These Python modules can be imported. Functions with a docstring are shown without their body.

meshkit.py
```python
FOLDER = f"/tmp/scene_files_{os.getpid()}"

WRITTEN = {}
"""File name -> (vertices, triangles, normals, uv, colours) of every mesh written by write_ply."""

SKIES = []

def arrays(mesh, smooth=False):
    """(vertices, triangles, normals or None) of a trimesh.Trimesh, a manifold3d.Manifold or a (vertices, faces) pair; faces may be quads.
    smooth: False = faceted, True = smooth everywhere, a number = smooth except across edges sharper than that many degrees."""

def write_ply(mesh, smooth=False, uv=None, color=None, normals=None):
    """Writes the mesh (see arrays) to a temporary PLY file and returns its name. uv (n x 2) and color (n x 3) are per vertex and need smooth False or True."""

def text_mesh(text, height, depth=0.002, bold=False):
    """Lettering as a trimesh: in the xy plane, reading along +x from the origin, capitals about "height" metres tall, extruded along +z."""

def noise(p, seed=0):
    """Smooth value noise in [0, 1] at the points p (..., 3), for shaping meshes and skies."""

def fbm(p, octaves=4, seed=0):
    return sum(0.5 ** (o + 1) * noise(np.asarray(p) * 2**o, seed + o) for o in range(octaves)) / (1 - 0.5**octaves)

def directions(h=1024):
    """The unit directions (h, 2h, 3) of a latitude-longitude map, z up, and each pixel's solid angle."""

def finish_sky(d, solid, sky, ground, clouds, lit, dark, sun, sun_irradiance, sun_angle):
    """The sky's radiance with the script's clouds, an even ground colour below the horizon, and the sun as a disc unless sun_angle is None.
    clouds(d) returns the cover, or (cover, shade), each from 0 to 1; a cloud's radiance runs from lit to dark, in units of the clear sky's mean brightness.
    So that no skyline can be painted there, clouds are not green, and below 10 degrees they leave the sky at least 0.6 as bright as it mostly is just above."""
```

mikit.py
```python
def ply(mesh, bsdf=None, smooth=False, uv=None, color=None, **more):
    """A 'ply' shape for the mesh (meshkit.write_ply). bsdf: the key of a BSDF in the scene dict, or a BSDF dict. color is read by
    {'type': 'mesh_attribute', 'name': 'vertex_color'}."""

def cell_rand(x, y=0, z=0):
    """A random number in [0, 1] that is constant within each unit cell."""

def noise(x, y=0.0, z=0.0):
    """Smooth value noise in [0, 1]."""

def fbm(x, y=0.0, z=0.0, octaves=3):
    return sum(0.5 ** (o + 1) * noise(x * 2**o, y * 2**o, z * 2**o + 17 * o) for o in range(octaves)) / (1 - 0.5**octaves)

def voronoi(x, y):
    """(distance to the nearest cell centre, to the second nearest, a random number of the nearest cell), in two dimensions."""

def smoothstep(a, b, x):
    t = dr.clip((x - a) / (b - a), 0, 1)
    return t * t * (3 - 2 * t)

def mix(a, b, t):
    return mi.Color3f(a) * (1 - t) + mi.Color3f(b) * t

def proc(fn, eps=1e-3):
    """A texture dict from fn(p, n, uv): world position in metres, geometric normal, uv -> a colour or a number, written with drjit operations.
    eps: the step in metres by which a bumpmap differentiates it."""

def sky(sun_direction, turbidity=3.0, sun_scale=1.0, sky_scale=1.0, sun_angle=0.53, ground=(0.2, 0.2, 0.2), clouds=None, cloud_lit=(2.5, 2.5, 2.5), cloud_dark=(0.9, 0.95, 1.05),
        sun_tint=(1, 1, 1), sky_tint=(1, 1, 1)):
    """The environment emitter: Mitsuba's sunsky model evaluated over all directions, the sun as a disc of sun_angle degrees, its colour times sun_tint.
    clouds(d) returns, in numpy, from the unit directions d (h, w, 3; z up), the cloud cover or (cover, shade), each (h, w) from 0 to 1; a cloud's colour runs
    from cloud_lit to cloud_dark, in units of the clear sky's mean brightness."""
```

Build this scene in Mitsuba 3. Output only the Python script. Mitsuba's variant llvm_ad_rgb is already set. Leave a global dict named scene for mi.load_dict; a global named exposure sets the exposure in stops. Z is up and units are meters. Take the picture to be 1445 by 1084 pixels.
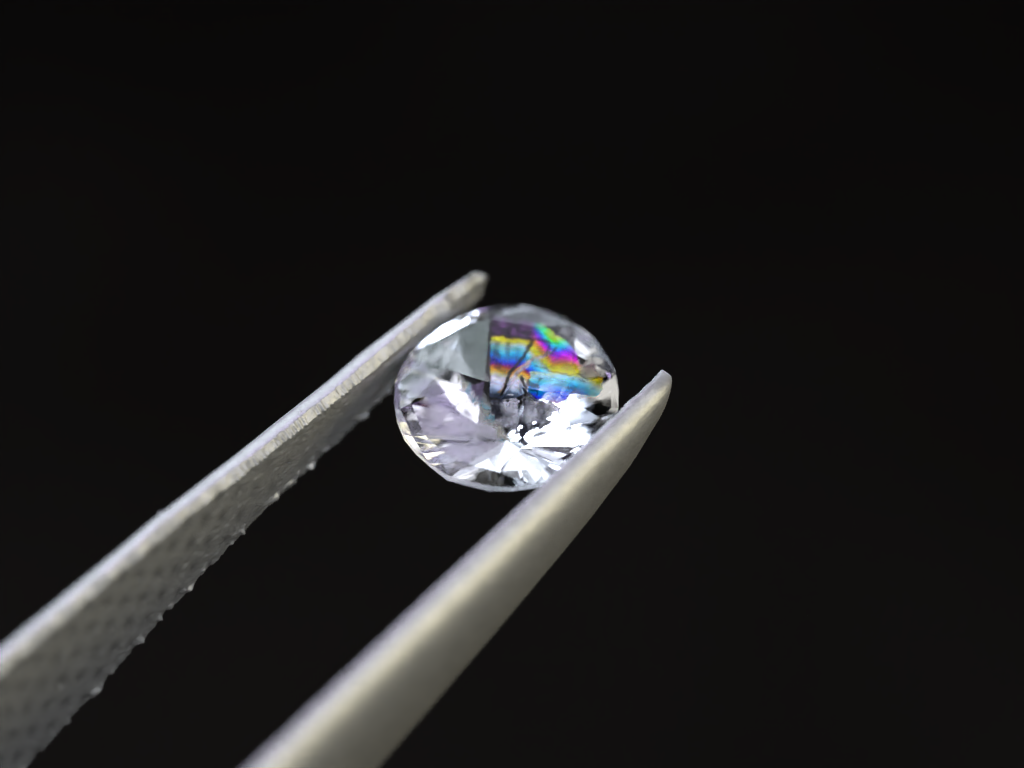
import math
import numpy as np, trimesh, mitsuba as mi, drjit as dr
from scipy.spatial import ConvexHull
from shapely.geometry import Polygon, Point
from shapely import contains_xy
import mikit, meshkit
from mikit import noise, fbm, smoothstep, mix, voronoi

# Scale: one unit is one centimetre (100 : 1), so that the renderer's fixed ray offset stays far below a facet's size.
scene, labels = {}, {}
T = mi.ScalarTransform4f
rng = np.random.default_rng(16)

# ------------------------------------------------------------------ camera
CAM = np.array([0.0, -5.31545, 7.26264])
AIM = np.array([0.01613, 0.02603, 0.01905])
scene['camera'] = {
    'type': 'thinlens', 'fov': 17.3225, 'fov_axis': 'x',
    'to_world': T().look_at(origin=CAM.tolist(), target=AIM.tolist(), up=[0, 0, 1]),
    'aperture_radius': 0.33, 'focus_distance': 8.93, 'near_clip': 0.1, 'far_clip': 400.0,
}
exposure = 0.0

# ------------------------------------------------------------------ lamps (soft boxes round the stone, all out of frame)
def soft_box(key, az, el, dist, half_w, half_h, rgb, label, hot=0.0, core=0.35):
    """A soft box facing the stone; hot: how much brighter its middle is than its rim (the bulb behind the diffuser)."""
    a, e = math.radians(az), math.radians(el)
    p = np.array([math.cos(e) * math.cos(a), math.cos(e) * math.sin(a), math.sin(e)]) * dist
    M = T().look_at(origin=p.tolist(), target=[0, 0, 0], up=[0, 0, 1])
    v = np.array([[-half_w, -half_h, 0], [half_w, -half_h, 0], [half_w, half_h, 0], [-half_w, half_h, 0]])
    rgb = np.array(rgb, float)
    if hot:
        rad = mikit.proc(lambda p_, n, uv: mi.Color3f(*rgb.tolist()) * (1 + hot * dr.exp(-(dr.square(uv.x - .5) + dr.square(uv.y - .5)) / (2 * (core / 2) ** 2))))
    else:
        rad = {'type': 'rgb', 'value': rgb.tolist()}
    m = trimesh.Trimesh(v, [[0, 1, 2], [0, 2, 3]], process=False)
    scene[key + '__diffuser'] = {**mikit.ply(m, 'lamp_black', uv=np.array([[0, 0], [1, 0], [1, 1], [0, 1.0]])), 'to_world': M, 'emitter': {'type': 'area', 'radiance': rad}}
    w, h, w2, h2, dp = half_w * 1.02, half_h * 1.02, half_w * 0.45, half_h * 0.45, -min(half_w, half_h) * 0.7
    hv = [[-w, -h, 0.04], [w, -h, 0.04], [w, h, 0.04], [-w, h, 0.04], [-w2, -h2, dp], [w2, -h2, dp], [w2, h2, dp], [-w2, h2, dp]]
    f = [[0, 1, 5, 4], [1, 2, 6, 5], [2, 3, 7, 6], [3, 0, 4, 7], [4, 5, 6, 7]]
    scene[key + '__housing'] = {**mikit.ply((hv, f), 'lamp_black'), 'to_world': M}
    labels[key] = {'label': label, 'category': 'lamp'}

scene['lamp_black'] = {'type': 'twosided', 'bsdf': {'type': 'diffuse', 'reflectance': {'type': 'rgb', 'value': [0.02, 0.02, 0.02]}}}
soft_box('key_lamp', -152, 54, 16, 6.0, 6.0, (0.40, 0.45, 0.56), 'bright white key lamp with a square diffuser, out of frame to the left', hot=36, core=0.36)
soft_box('side_lamp', -28, 57, 16, 6.0, 6.0, (1.5, 1.52, 1.68), 'soft lilac white lamp with a large diffuser, out of frame to the right', hot=0.4, core=0.6)
soft_box('high_lamp', -84, 72, 17, 3.6, 3.0, (0.48, 0.52, 0.58), 'pale lamp hanging high above the camera, out of frame')
soft_box('front_lamp', -106, 37, 16, 4.6, 3.4, (0.75, 0.73, 0.68), 'small dim lamp standing in front, below the camera, out of frame')
soft_box('warm_lamp', -12, 19, 16, 4.5, 2.6, (4.1, 3.75, 2.5), 'warm yellow lamp standing low, out of frame to the right')
soft_box('back_lamp', 124, 26, 14.5, 6.2, 2.9, (2.3, 2.75, 2.9), 'cool grey soft lamp standing behind the stone to the left, out of frame')
soft_box('low_lamp', 93, 12.5, 14, 14.0, 2.7, (0.62, 0.64, 0.76), 'wide pale light panel standing low behind the stone, out of frame')
soft_box('floor_lamp', 90, -4.5, 14.3, 14.0, 1.55, (1.7, 1.9, 2.2), 'wide narrow light panel lying lowest behind the stone, out of frame')
soft_box('rear_lamp', 84, 40, 16, 3.0, 2.4, (0.6, 0.6, 0.68), 'dim pale lamp standing behind the stone, out of frame')
soft_box('top_lamp', 122, 58, 16, 4.4, 3.2, (0.24, 0.18, 0.36), 'lilac white lamp hanging high behind the stone, out of frame', hot=34, core=0.42)

# ------------------------------------------------------------------ materials
def metal_colour(p, n, uv):
    g = fbm(p.x * 38, p.y * 38, p.z * 38, 3)
    s = fbm(p.x * 160, p.y * 160, p.z * 160, 2)
    # dirt caught in the knurled pits of the left gripping face
    a, b, c = (p.x * 0.681 + p.y * 0.732) / 0.118, p.z / 0.108, dr.abs(p.y * 0.681 - p.x * 0.732 - 0.303)
    pit = mi.Float(0)
    for o in (0.0, 0.5):
        x, y = a - o - dr.round(a - o), b - o - dr.round(b - o)
        pit += dr.exp(-(dr.square(x / 0.16) + dr.square(y / 0.24)))
    dirt = dr.clip(pit, 0, 1) * smoothstep(0.022, 0.016, c) * smoothstep(-0.15, -0.9, p.x * 0.681 + p.y * 0.732) * (0.5 + 0.5 * g)
    return mix((0.52, 0.515, 0.475), (0.66, 0.65, 0.605), g) * (0.86 + 0.28 * s) * (1 - 0.55 * dirt)

def metal_rough(p, n, uv):
    return 0.34 + 0.15 * fbm(p.x * 90, p.y * 90, p.z * 90, 2)

def metal_bump(p, n, uv):
    u, v = p.x * 0.66 + p.y * 0.75, p.x * 0.75 - p.y * 0.66                 # along and across the arms: brushing lines
    return 0.6 * fbm(p.x * 110, p.y * 110, p.z * 110, 3) + 0.4 * noise(p.x * 420, p.y * 420, p.z * 420) + 0.35 * noise(u * 14, v * 260, p.z * 260)

scene['steel'] = {'type': 'twosided', 'bsdf': {'type': 'bumpmap', 'arbitrary': mikit.proc(metal_bump, 4e-4), 'scale': 0.0011, 'nested': {
    'type': 'principled', 'base_color': mikit.proc(metal_colour), 'metallic': 0.66, 'roughness': mikit.proc(metal_rough), 'specular': 0.5}}}
N_GEM = 1.63
scene['crystal'] = {'type': 'dielectric', 'int_ior': N_GEM, 'ext_ior': 1.0}
scene['crystal_girdle'] = {'type': 'roughdielectric', 'int_ior': N_GEM, 'ext_ior': 1.0, 'alpha': 0.28, 'distribution': 'ggx'}
scene['black_cloth'] = {'type': 'twosided', 'bsdf': {'type': 'diffuse', 'reflectance': mikit.proc(
    lambda p, n, uv: mix((0.0092, 0.0080, 0.0066), (0.0150, 0.0129, 0.0106), fbm(p.x * .5, p.y * .5, 0, 2)))}}

# ------------------------------------------------------------------ black surface far below
g = np.linspace(-60, 60, 61)
gx, gy = np.meshgrid(g, g, indexing='ij')
gz = -14.0 + 0.25 * meshkit.fbm(np.stack([gx * .12, gy * .12, gx * 0], -1), 3)
idx = np.arange(61 * 61).reshape(61, 61)
q = np.stack([idx[:-1, :-1], idx[1:, :-1], idx[1:, 1:], idx[:-1, 1:]], -1).reshape(-1, 4)
scene['ground'] = mikit.ply((np.stack([gx, gy, gz], -1).reshape(-1, 3), q), 'black_cloth', smooth=True)
labels['ground'] = {'label': 'plain black cloth surface far below, out of focus', 'category': 'backdrop', 'kind': 'structure'}

# ------------------------------------------------------------------ the stone
R0, ZU, ZL = 0.300, 0.003, -0.015
def girdle_r(a):
    t = math.degrees(a) % 360
    c = math.cos(math.radians(t - 62))
    return R0 + 0.008 * max(c, 0) ** 3 - 0.011 * math.exp(-((t - 132) / 22) ** 2)

CROWN = {  # vertices of the crown (cm)
    'v': (-0.0563, -0.0209, 0.0956),
    'a': (-0.0435, 0.2086, 0.0681),
    'b': (-0.1645, 0.0455, 0.0635),
    'd': (-0.1029, 0.2010, 0.0563),
    'f': (0.1861, 0.0894, 0.0667),
    'e': (0.0921, 0.1866, 0.0617),
    'g': (0.1425, -0.0568, 0.0866),
    'k': (0.0574, -0.1938, 0.0564),
    'm': (-0.0824, -0.1733, 0.0602),
    'r0': (-0.2392, 0.0656, 0.0369),
    'r1': (-0.2528, -0.0486, 0.0324),
    'r2': (-0.2139, -0.1552, 0.0291),
    'r3': (-0.1347, -0.2336, 0.0263),
    'r4': (-0.0266, -0.2681, 0.0265),
    'r5': (0.0944, -0.2559, 0.0247),
    'r6': (0.1884, -0.1897, 0.0275),
    'r7': (0.2519, -0.0927, 0.0270),
    'r8': (0.2712, 0.0257, 0.0249),
    'r9': (0.2505, 0.1290, 0.0200),
    'r10': (0.1848, 0.2136, 0.0196),
    'r11': (0.0987, 0.2571, 0.0234),
    'r12': (0.0024, 0.2697, 0.0263),
    'r13': (-0.0881, 0.2518, 0.0278),
    'r14': (-0.1755, 0.1624, 0.0410),
}
pts = [np.array(v) + [0, 0, .0035 * rng.standard_normal() if k[0] == 'r' else 0] for k, v in CROWN.items()]
for i in range(18):                                     # a last ring of small facets just inside the rim
    a = (i + .5) * 2 * math.pi / 18 + .07 * rng.standard_normal()
    r = girdle_r(a) * (.955 + .008 * rng.standard_normal())
    pts.append(np.array([r * math.cos(a), r * math.sin(a), .0165 + .0022 * rng.standard_normal()]))
kind = ['crown'] * len(pts)
NG = 32
for i in range(NG):
    a = i * 2 * math.pi / NG + 0.05
    r = girdle_r(a) * (1 + 0.004 * rng.standard_normal())
    pts += [np.array([r * math.cos(a), r * math.sin(a), ZU + 0.002 * rng.standard_normal()]), np.array([r * math.cos(a), r * math.sin(a), ZL + 0.003 * rng.standard_normal()])]
    kind += ['gu', 'gl']
# pavilion: eight mains round the point, two tiers of lower facets above them
NM, tz = 8, math.tan(math.radians(42.0))
cz = ZL - R0 * tz
pts.append(np.array([0.004, -0.002, cz])); kind.append('culet')
for i in range(NM):
    a = (i + 0.5) * 2 * math.pi / NM + 0.2 + 0.03 * rng.standard_normal()
    r = 0.080 * (1 + 0.12 * rng.standard_normal())
    pts.append(np.array([r * math.cos(a), r * math.sin(a), cz + r * 0.955 * tz])); kind.append('pav')
for i in range(2 * NM):
    a = i * math.pi / NM + 0.2 + 0.05 * rng.standard_normal()
    r = 0.190 * (1 + 0.05 * rng.standard_normal())
    pts.append(np.array([r * math.cos(a), r * math.sin(a), cz + r * tz - 0.0022 * (1 + 0.3 * rng.standard_normal())])); kind.append('pav')
pts = np.array(pts)
hull = ConvexHull(pts)
cen = pts.mean(0)
groups = {}
for s, e in zip(hull.simplices, hull.equations):
    groups.setdefault(tuple(np.round(e[:3], 3)), []).append((s, e))
count = {}
def used(v, f):
    """Only the vertices that the faces use."""
    f = np.array(f)
    u, inv = np.unique(f, return_inverse=True)
    return np.asarray(v)[u], inv.reshape(f.shape)
girdle_faces = []
for e, tris in groups.items():
    faces = []
    for s, eq in tris:
        a, b, c = pts[s]
        faces.append(s if np.dot(np.cross(b - a, c - a), eq[:3]) > 0 else s[::-1])
    kinds = {kind[i] for s in faces for i in s}
    if kinds <= {'gu', 'gl'}:
        girdle_faces += faces
        continue
    base = 'gemstone__' + ('crown_facet' if 'crown' in kinds else 'pavilion_facet')
    n = count.get(base, 0); count[base] = n + 1
    key = base if n == 0 else f'{base}_{n:03d}'
    scene[key] = mikit.ply(used(pts, faces), 'crystal')
scene['gemstone__girdle'] = mikit.ply(used(pts, girdle_faces), 'crystal_girdle')
# the fracture inside the stone: an air film whose thickness gives the interference colours
FX, FY = -0.0445, 0.1855                    # local frame of the fracture: X to the right, Y towards the viewer, 1 local unit = 0.1 cm
def frac_point(X, Y, dz=0.0):
    x, y = FX + 0.1 * X, FY + 0.1 * (0.5 - Y)
    return np.stack([x, y, 0.015 + .02 * (x - .08) - .10 * (y - .1) + dz], -1)

def local(p):
    return (p.x - FX) * 10.0, 0.5 - (p.y - FY) * 10.0

def film(d, sat):
    """Reflectance of an air film d micrometres thick at three wavelengths."""
    c = mi.Color3f(*[dr.square(dr.sin(2 * dr.pi * d / w)) for w in (0.615, 0.535, 0.455)])
    g = (c.x + c.y + c.z) / 3
    return mi.Color3f(*[dr.clip(g + (v - g) * sat, 0.004, 1.0) for v in (c.x, c.y, c.z)])

def seg(X, Y, pts_, w):
    """1 on a polyline of half-width w, 0 off it."""
    best = mi.Float(1e9)
    for (ax, ay), (bx, by) in zip(pts_[:-1], pts_[1:]):
        ex, ey = bx - ax, by - ay
        tt = dr.clip(((X - ax) * ex + (Y - ay) * ey) / (ex * ex + ey * ey), 0, 1)
        best = dr.minimum(best, dr.square(X - ax - tt * ex) + dr.square(Y - ay - tt * ey))
    return 1 - smoothstep(0.5 * w, 1.1 * w, dr.sqrt(best))

def film_colour(p, n, uv):
    X, Y = local(p)
    X, Y = X + 0.12 * (fbm(X * 7, Y * 7, 1.0) - .5), Y + 0.13 * (fbm(X * 6, Y * 6, 5.0) - .5)
    over = dr.maximum(X - 0.94, 0)
    yc = 0.66 + 0.20 * dr.minimum(X, 0.94) + 0.10 * (noise(X * 2.2 + .3, Y * 1.5, 9.0) - .5) + dr.minimum(over * 1.40, 1.05)              # where the film is 0.46 um thick
    below, above = dr.maximum(Y - yc, 0) * 40, dr.maximum(yc - Y, 0) * 40
    d = 0.448 - dr.select(below < 10, 0.006 * below, dr.select(below < 34, 0.06 + 0.0038 * (below - 10), 0.1512 + 0.0062 * (below - 34))) + 0.0020 * above + 0.00007 * above * above
    low = smoothstep(1.93, 1.96, Y - 0.10 * dr.sin((X - 1.2) * 2.0)) * smoothstep(1.0, 1.1, X)   # the lower terrace
    d_low = 0.405 - 0.115 * dr.clip((Y - 1.95) / 0.75, -0.2, 1.6) + 0.05 * smoothstep(2.45, 2.95, X) + 0.03 * (fbm(X * 3, Y * 3, 2.0) - .5)
    d = dr.select(low > 0.5, d_low, d) + 0.018 * (fbm(X * 5, Y * 5, 8.0) - .5)
    d = dr.maximum(d, 0.02)
    sat = 1.25 - 0.95 * smoothstep(2.20, 2.42, X) * (1 - low) - 0.25 * smoothstep(0.15, 0.0, d)
    c = film(d, sat)
    light = 1.0 + 0.4 * fbm(X * 9, Y * 9, 3.0)
    top = smoothstep(0.70, 0.60, Y - 0.16 * X) * smoothstep(1.45, 1.05, X)             # dull purple upper flap
    swirl = fbm(X * 8 + 2 * noise(X * 5, Y * 5, 0.5), Y * 8, 7.0, 4)
    flap = mix((0.015, 0.006, 0.022), (0.20, 0.07, 0.22), smoothstep(0.35, 0.75, swirl))
    c = mix(c * light, flap, top)
    dark = seg(X, Y, [(0.0, 0.60), (0.6, 0.66), (1.15, 0.80), (1.55, 0.82)], 0.07) * 0.9
    dark = dr.maximum(dark, seg(X, Y, [(1.17, 0.80), (0.92, 1.35), (0.55, 1.95), (0.32, 2.65)], 0.055))
    dark = dr.maximum(dark, seg(X, Y, [(1.62, 0.88), (1.50, 1.18), (1.68, 1.25), (1.78, 1.05)], 0.045))
    dark = dr.maximum(dark, seg(X, Y, [(1.20, 1.70), (1.55, 1.93), (1.95, 2.02), (2.30, 1.93), (2.55, 2.03), (3.0, 1.92)], 0.022))
    dark = dr.maximum(dark, seg(X, Y, [(0.85, 2.15), (0.98, 2.6), (0.85, 2.9)], 0.06))
    dark = dr.maximum(dark, smoothstep(0.60, 0.72, noise(X * 11, Y * 11, 4.4)) * smoothstep(2.2, 2.5, Y) * (1 - smoothstep(1.0, 1.2, X)) * 0.55)
    stri = smoothstep(0.45, 0.85, noise(X * 21 + 2.0 * Y, Y * 1.6, 6.0)) * smoothstep(0.78, 0.9, Y) * smoothstep(1.75, 1.3, Y) * smoothstep(1.05, 0.8, X)
    fiss = noise(X * 3.4 + 1.5 * noise(X * 4, Y * 4, 2.2), Y * 2.6 + 4.0, 12.0)
    dark = dr.maximum(dark, (1 - smoothstep(0.012, 0.035, dr.abs(fiss - 0.52))) * smoothstep(0.45, 0.6, noise(X * 2.1, Y * 2.1, 15.0)) * 0.85)
    pale = seg(X, Y, [(0.36, 2.55), (0.75, 1.95), (1.35, 1.42), (1.62, 1.20)], 0.075) * smoothstep(0.3, 0.6, fbm(X * 12, Y * 12, 1.0))
    fringe = seg(X, Y, [(0.28, 2.55), (0.70, 1.90), (1.32, 1.36)], 0.05)
    c = mix(c, (0.95, 0.50, 0.12), fringe * 0.8)
    c = mix(c, (0.75, 0.70, 0.70), pale)
    return dr.minimum(c, 1.0) * (1 - 0.97 * dark) * (1 - 0.75 * stri)

# an air film is partly see-through
scene['air_film'] = {'type': 'blendbsdf', 'weight': 0.12,
    'film': {'type': 'twosided', 'front': {'type': 'principled', 'base_color': mikit.proc(film_colour), 'metallic': 0.75, 'roughness': 0.42, 'specular': 0.2},
             'back': {'type': 'diffuse', 'reflectance': {'type': 'rgb', 'value': [.8, .8, .84]}}},
    'clear': {'type': 'thindielectric', 'int_ior': 1.02, 'ext_ior': 1.0}}

def sheet(key, outline, wave, seed, bsdf, dz=0.0, ragged=0.05, step=0.02):
    """A crumpled thin sheet inside the stone, its outline (local units) made ragged."""
    o = np.array(outline, float)
    poly = Polygon(o)
    x0, y0, x1, y1 = poly.bounds
    gx, gy = np.meshgrid(np.arange(x0 - .1, x1 + .1, step), np.arange(y0 - .1, y1 + .1, step), indexing='ij')
    q3 = np.stack([gx * 6, gy * 6, gx * 0 + seed], -1)
    rx, ry = (meshkit.fbm(q3, 3, seed) - .5) * 2 * ragged, (meshkit.fbm(q3, 3, seed + 9) - .5) * 2 * ragged
    keep = contains_xy(poly, (gx + rx).ravel(), (gy + ry).ravel()).reshape(gx.shape)
    z = dz + wave * (meshkit.fbm(np.stack([gx * 1.6, gy * 1.6, gx * 0 + seed], -1), 3, seed) - .5)
    V = frac_point(gx, gy, z).reshape(-1, 3)
    idx = np.arange(gx.size).reshape(gx.shape)
    k = keep[:-1, :-1] & keep[1:, :-1] & keep[1:, 1:] & keep[:-1, 1:]
    quads = np.stack([idx[:-1, :-1], idx[1:, :-1], idx[1:, 1:], idx[:-1, 1:]], -1)[k]
    f = np.vstack([quads[:, [0, 2, 1]], quads[:, [0, 3, 2]]])
    m = trimesh.Trimesh(*used(V, f), process=False)
    parts = m.split(only_watertight=False)
    m = max(parts, key=lambda a: len(a.faces)) if len(parts) > 1 else m
    scene[key] = mikit.ply(m, bsdf, smooth=True)

sheet('gemstone__fracture', [(.08, .0), (1.42, .30), (1.62, .52), (2.05, .88), (2.25, 1.3), (2.30, 1.55), (2.75, 1.5), (3.02, 1.9), (3.05, 2.35), (2.85, 2.6), (2.2, 2.62), (1.75, 2.95),
      (1.25, 2.75), (1.05, 2.55), (.7, 2.75), (.3, 2.8), (.0, 2.7), (.0, 1.2)], .012, 3, 'air_film', ragged=.05)
labels['gemstone__fracture'] = {'label': 'rainbow coloured fracture inside the stone'}
# milky veils and tiny bright crystals between the fracture and the point of the stone
scene['veil'] = {'type': 'twosided', 'bsdf': {'type': 'diffuse', 'reflectance': mikit.proc(lambda p, n, uv: mix((0.06, 0.06, 0.07), (0.92, 0.90, 0.92), smoothstep(0.34, 0.66, fbm(p.x * 42, p.y * 22, p.z * 30, 4))))}}
sheet('gemstone__veil', [(.1, 2.65), (.75, 2.7), (.95, 3.3), (.72, 3.95), (.35, 3.7), (.05, 3.2)], .03, 11, 'veil', dz=-.006, ragged=.24)
sheet('gemstone__veil_001', [(.9, 2.7), (1.3, 2.8), (1.62, 3.0), (1.2, 3.7), (.85, 4.5), (.7, 3.9), (.8, 3.2)], .03, 12, 'veil', dz=-.008, ragged=.22)
sheet('gemstone__veil_002', [(1.52, 2.8), (1.85, 3.0), (1.45, 3.6), (1.1, 3.9)], .03, 14, 'veil', dz=-.012, ragged=.2)
labels['gemstone__veil'] = {'label': 'milky grey veil inside the stone'}
scene['flake_cream'] = {'type': 'twosided', 'bsdf': {'type': 'diffuse', 'reflectance': {'type': 'rgb', 'value': [.85, .82, .66]}}}
scene['flake_teal'] = {'type': 'twosided', 'bsdf': {'type': 'diffuse', 'reflectance': {'type': 'rgb', 'value': [.30, .52, .55]}}}
flakes = {'flake_cream': [], 'flake_teal': []}
for i in range(46):
    u_, w_ = rng.random(), rng.standard_normal() * .16
    X, Y = -.70 + 1.1 * u_ + w_ * .6, 2.05 + 2.0 * u_ + w_ - .1
    c = frac_point(np.array(X), np.array(Y), -.010 - .012 * rng.random())
    k = rng.integers(3, 6)
    a_ = np.sort(rng.random(k) * 2 * np.pi)
    ln, an = .005 + .009 * rng.random(), rng.random() * np.pi
    px_, py_ = np.cos(a_) * ln * 1.6, np.sin(a_) * ln * .6
    base_ = np.stack([px_ * math.cos(an) - py_ * math.sin(an), px_ * math.sin(an) + py_ * math.cos(an), .3 * px_ * rng.standard_normal()], 1)
    v_ = np.vstack([base_ + c, base_ + c - [0, 0, .0015]])
    flakes['flake_cream' if rng.random() < .6 else 'flake_teal'].append(trimesh.convex.convex_hull(v_))
for n_, (m_, fl) in enumerate(flakes.items()):
    key = 'gemstone__tiny_crystals' + ('' if n_ == 0 else f'_{n_:03d}')
    scene[key] = mikit.ply(trimesh.util.concatenate(fl), m_)
    labels[key] = {'label': 'tiny cream crystals inside the stone' if n_ == 0 else 'tiny teal crystals inside the stone', 'kind': 'stuff'}
labels['gemstone'] = {'label': 'round clear faceted gemstone with a rainbow fracture inside, gripped between the tweezer tips', 'category': 'gemstone'}
labels['gemstone__girdle'] = {'label': 'frosted rim round the stone'}

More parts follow.
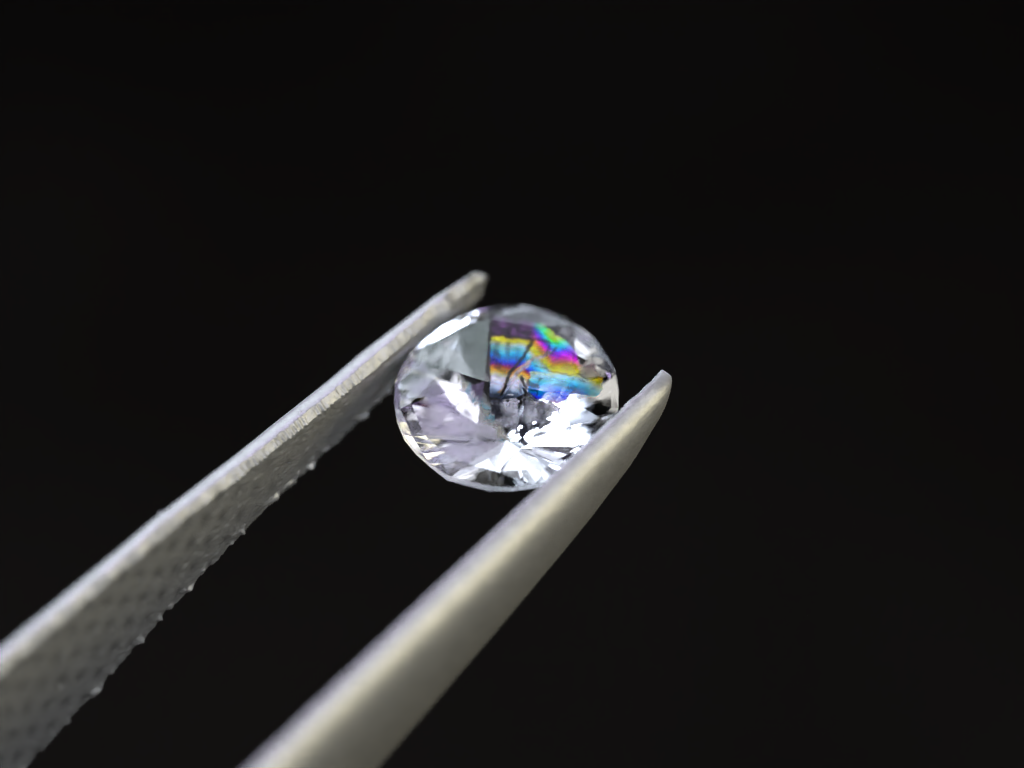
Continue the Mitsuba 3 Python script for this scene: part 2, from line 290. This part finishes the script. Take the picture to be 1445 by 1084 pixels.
# ------------------------------------------------------------------ tweezers
S_FINE, S_END = -1.95, -11.0
def arm(side):
    """One arm. s runs along the arm (0 beside the stone, negative to the handle), t outwards from the gripping face, z up."""
    left = side == 'left'
    ang = math.atan2(.732, .681) if left else math.atan2(1.241, 1.063)
    d = np.array([math.cos(ang), math.sin(ang), 0])
    nrm = np.array([d[1], -d[0], 0]) * (-1 if left else 1)      # from the stone outwards
    off = 0.303
    S_TIP, RT = (0.255, 0.05) if left else (0.290, 0.085)
    ss = np.concatenate([np.linspace(S_END, S_FINE, 40)[:-1], np.arange(S_FINE, S_TIP - RT, 0.0042), S_TIP - RT * (1 - np.sin(np.linspace(0, np.pi / 2, 26)))])
    # profile parameter: inner face (fine), bottom rounding, outer face, top rounding
    NI, NO, NC = 104, 64, 14
    sx = ss[:, None] * np.array([9.0, 0, 0])
    nz = .6 * meshkit.noise(sx + 1.7, 1 + left) + .4 * meshkit.noise(sx * 5 + .4, 3 + left)
    nz2 = .5 * meshkit.noise(sx + 7.7, 5 + left) + .5 * meshkit.noise(sx * 4 + .9, 6 + left)
    top_k = np.array([[-11, .35], [-6, .30], [-1.6, .10], [-.95, .095], [-.65, .07], [-.3, .052], [.1, .055], [.27, .035]]) if left else \
            np.array([[-11, .35], [-6, .30], [-1.6, .115], [-.6, .11], [-.2, .108], [.1, .107], [.285, .108]])
    bot_k = np.array([[-11, -.5], [-6, -.62], [-1.5, -.43], [-1.17, -.338], [-.97, -.280], [-.8, -.242], [-.6, -.200], [-.44, -.186], [-.28, -.174], [-.13, -.142], [.06, -.115], [.18, -.095], [.225, -.060], [.255, -.015]]) if left else \
            np.array([[-11, -.5], [-6, -.62], [-1.5, -.43], [-1.0, -.36], [-.8, -.32], [-.4, -.235], [-.1, -.17], [.07, -.115], [.2, -.030], [.285, .055]])
    th_k = np.array([[-11, .2], [-6, .16], [-1.5, .096], [-.5, .092], [-.18, .086], [.1, .06], [.22, .035], [.27, .026]]) if left else \
           np.array([[-11, .2], [-6, .16], [-1.5, .112], [-.5, .102], [-.18, .092], [.1, .076], [.22, .064], [.285, .054]])
    top, bot, th = (np.interp(ss, k[:, 0], k[:, 1]) for k in (top_k, bot_k, th_k))
    bow = np.where(ss < -2, -0.62 * np.sin(np.clip((-ss - 2) / 9, 0, 1) * np.pi) ** 1.0 * 0.35 + 0.30 * np.clip((-ss - 2) / 9, 0, 1) ** 2 * 1.0, 0)
    cap = np.ones_like(ss)
    u = np.clip((ss - (S_TIP - RT)) / RT, 0, 1)
    cap = np.sqrt(np.maximum(1 - u ** 2, 0.0)) * 0.97 + 0.03
    V = []
    for k, s in enumerate(ss):
        H, B, W = top[k], bot[k], th[k]
        zc, hh = (H + B) / 2, (H - B) / 2 * cap[k]
        W = W * (0.4 + 0.6 * cap[k])
        cw = min((.020 if left else np.interp(s, [-.4, .1], [.005, .012])) + (.010 if left else .003) * (nz[k] - .5), hh * .5)       # chamfer along the upper edge
        bw = min(.030 + .008 * (nz2[k] - .5), hh * .4)                          # bevel along the lower edge
        inner_z = np.concatenate([np.linspace(zc + hh, zc + hh - cw, NC)[:-1], np.linspace(zc + hh - cw, zc - hh, NI - NC + 1)])
        inner_t = np.maximum(inner_z - (zc + hh - cw), 0) * 1.05 + np.maximum(zc - hh + bw - inner_z, 0) * .55
        th_ = np.linspace(0, np.pi, NO + 2)[1:-1]
        sq = 2.3 if left else 2.05
        oz = zc - hh * np.sign(np.cos(th_)) * np.abs(np.cos(th_)) ** (2 / sq)
        base = np.interp(oz, [zc - hh, zc + hh], [bw * .55, cw * 1.05])
        W = max(W, cw * 1.05 + .006)
        ot = base + (W - base) * np.abs(np.sin(th_)) ** (2 / sq)
        V.append(np.stack([np.full(NI + NO, s), np.concatenate([inner_t, ot]), np.concatenate([inner_z, oz])], 1))
    V = np.array(V)
    s, t, z = V[:, :NI, 0].copy(), V[:, :NI, 1].copy(), V[:, :NI, 2].copy()
    # knurled gripping face: staggered pits, worn away towards the tip, with notched edges
    fine = (s > S_FINE)
    P, Q = 0.118, 0.108
    wob = 0.012 * (meshkit.noise(np.stack([s * 9, z * 9, s * 0 + 3.3], -1)) - .5)
    def pits(a, b):
        x = (a + wob) / P; y = (b + wob) / Q
        x0, y0 = x - np.round(x), y - np.round(y)
        x1, y1 = x - .5 - np.round(x - .5), y - .5 - np.round(y - .5)
        e = lambda p, q: np.exp(-((p / .13) ** 2 + (q / .20) ** 2))
        return e(x0, y0) + e(x1, y1)
    def notch(a):
        x = (a + .075 * meshkit.noise(np.stack([a * 7, a * 0, a * 0 + 1.1], -1))) / P
        k = np.floor(x + .5)
        return np.exp(-np.abs(x - k) / .13) * (.35 + .9 * meshkit.noise(np.stack([k * 3.7 + .5, k * 0, k * 0 + 8.8], -1))) * np.clip((.2 - a) / .1, 0, 1)
    wear = np.clip((-s - .25) / .9, 0.0, 1) * .75 + .12
    zt, zb = top[:, None], bot[:, None]
    edge = np.exp(-((z - zb) / .03) ** 2)
    dep = .006 * wear * pits(s, z) + .010 * edge * notch(s)
    ripple = np.exp(-((z - zt + .014) / .014) ** 2) * .0052 * meshkit.noise(np.stack([s * 26, s * 0, s * 0 + .7], -1)) * np.sin(s * 2 * np.pi / .0150 + 9 * meshkit.noise(np.stack([s * 17, s * 0, s * 0], -1)))
    rough = .0042 * (meshkit.fbm(np.stack([s * 55, z * 55, s * 0 + 9.1 * left], -1), 3) - .5) + .0030 * (meshkit.noise(np.stack([s * 120, z * 120, s * 0 + 2.1], -1)) - .5)
    chips = np.exp(-((z - zb - .040) / .014) ** 2) * .042 * np.clip(meshkit.noise(np.stack([s * 55, z * 55, s * 0 + 5.7], -1)) - .5, 0, 1) * np.clip((.1 - s) / .1, 0, 1)
    tipbumps = .020 * (meshkit.noise(np.stack([s * 22, z * 22, s * 0 + 2.2], -1)) - .5) * np.clip((s - .0) / .1, 0, 1)
    t = t + np.where(fine, (dep + ripple + rough - chips + tipbumps) * (1.0 if left else .35), 0)
    z = z + np.where(fine, .016 * np.exp(-((z - zb) / .03) ** 2) * notch(s), 0)
    V[:, :NI, 1], V[:, :NI, 2] = t, z
    # gentle file marks and dents on the back
    so, zo = V[:, NI:, 0], V[:, NI:, 2].copy()
    V[:, NI:, 2] += np.where(so > S_FINE, .016 * np.exp(-((zo - zb) / .03) ** 2) * notch(so), 0)
    V[:, NI:, 1] += np.where(so > S_FINE, .0022 * (meshkit.fbm(np.stack([so * 14, zo * 14, so * 0 + 4.4 + left], -1), 3) - .5), 0)
    V[..., 1] += (bow)[:, None] * 1.0 * -1.0
    pos = off * nrm + V[..., :1] * d + V[..., 1:2] * nrm + V[..., 2:3] * np.array([0, 0, 1.0])
    n, m = pos.shape[:2]
    i, j = np.meshgrid(np.arange(n - 1), np.arange(m), indexing='ij')
    jn = (j + 1) % m
    quad = np.stack([i * m + j, i * m + jn, (i + 1) * m + jn, (i + 1) * m + j], -1).reshape(-1, 4)
    verts = pos.reshape(-1, 3)
    caps, extra = [], []
    for row in (0, n - 1):
        c = len(verts) + len(extra); extra.append(pos[row].mean(0))
        for k in range(m):
            tri = [row * m + k, row * m + (k + 1) % m, c]
            caps.append(tri if row == 0 else tri[::-1])
    verts = np.vstack([verts, extra])
    faces = np.vstack([quad[:, [0, 1, 2]], quad[:, [0, 2, 3]], np.array(caps)])
    mesh = trimesh.Trimesh(verts, faces, process=False)
    if mesh.volume < 0:
        mesh.invert()
    return mesh, pos[0].mean(0)

ml, el_ = arm('left')
mr, er_ = arm('right')
scene['tweezers__arm'] = mikit.ply(ml, 'steel', smooth=50)
scene['tweezers__arm_001'] = mikit.ply(mr, 'steel', smooth=50)
# the joint at the far end of the handle, out of frame
mid, dirn = (el_ + er_) / 2, np.array([-0.66, -0.75, 0.0])
jb = trimesh.creation.box([1.6, np.linalg.norm(el_ - er_) + .3, .7])
ja = math.atan2(dirn[1], dirn[0])
jb.apply_transform(trimesh.transformations.rotation_matrix(ja, [0, 0, 1]))
jb.apply_translation(mid + dirn * .7)
scene['tweezers__joint'] = mikit.ply(jb, 'steel')
# a few specks of dust on the left arm
near = np.where((ml.vertices[:, 1] > -.9) & (ml.vertices[:, 2] > -.02) & (ml.vertices @ np.array([.732, -.681, 0]) < -.33))[0]
specks = []
for i in rng.choice(near, 16, replace=False):
    m = trimesh.creation.icosphere(subdivisions=1, radius=.0022 + .0035 * rng.random() ** 2)
    m.vertices *= [1, 1 + .8 * rng.random(), .7]
    m.apply_translation(ml.vertices[i])
    specks.append(m)
scene['dust_grain'] = {'type': 'diffuse', 'reflectance': {'type': 'rgb', 'value': [.62, .60, .58]}}
scene['tweezers__dust'] = mikit.ply(trimesh.util.concatenate(specks), 'dust_grain', smooth=True)
labels['tweezers__dust'] = {'label': 'pale dust specks along the left arm', 'kind': 'stuff'}
labels['tweezers'] = {'label': 'grey steel tweezers whose two narrow tips hold the clear stone', 'category': 'tweezers'}
labels['tweezers__arm'] = {'label': 'left arm with a rough knurled gripping face and a notched lower edge'}
labels['tweezers__arm_001'] = {'label': 'right arm in front of the stone, with a smooth rounded back'}
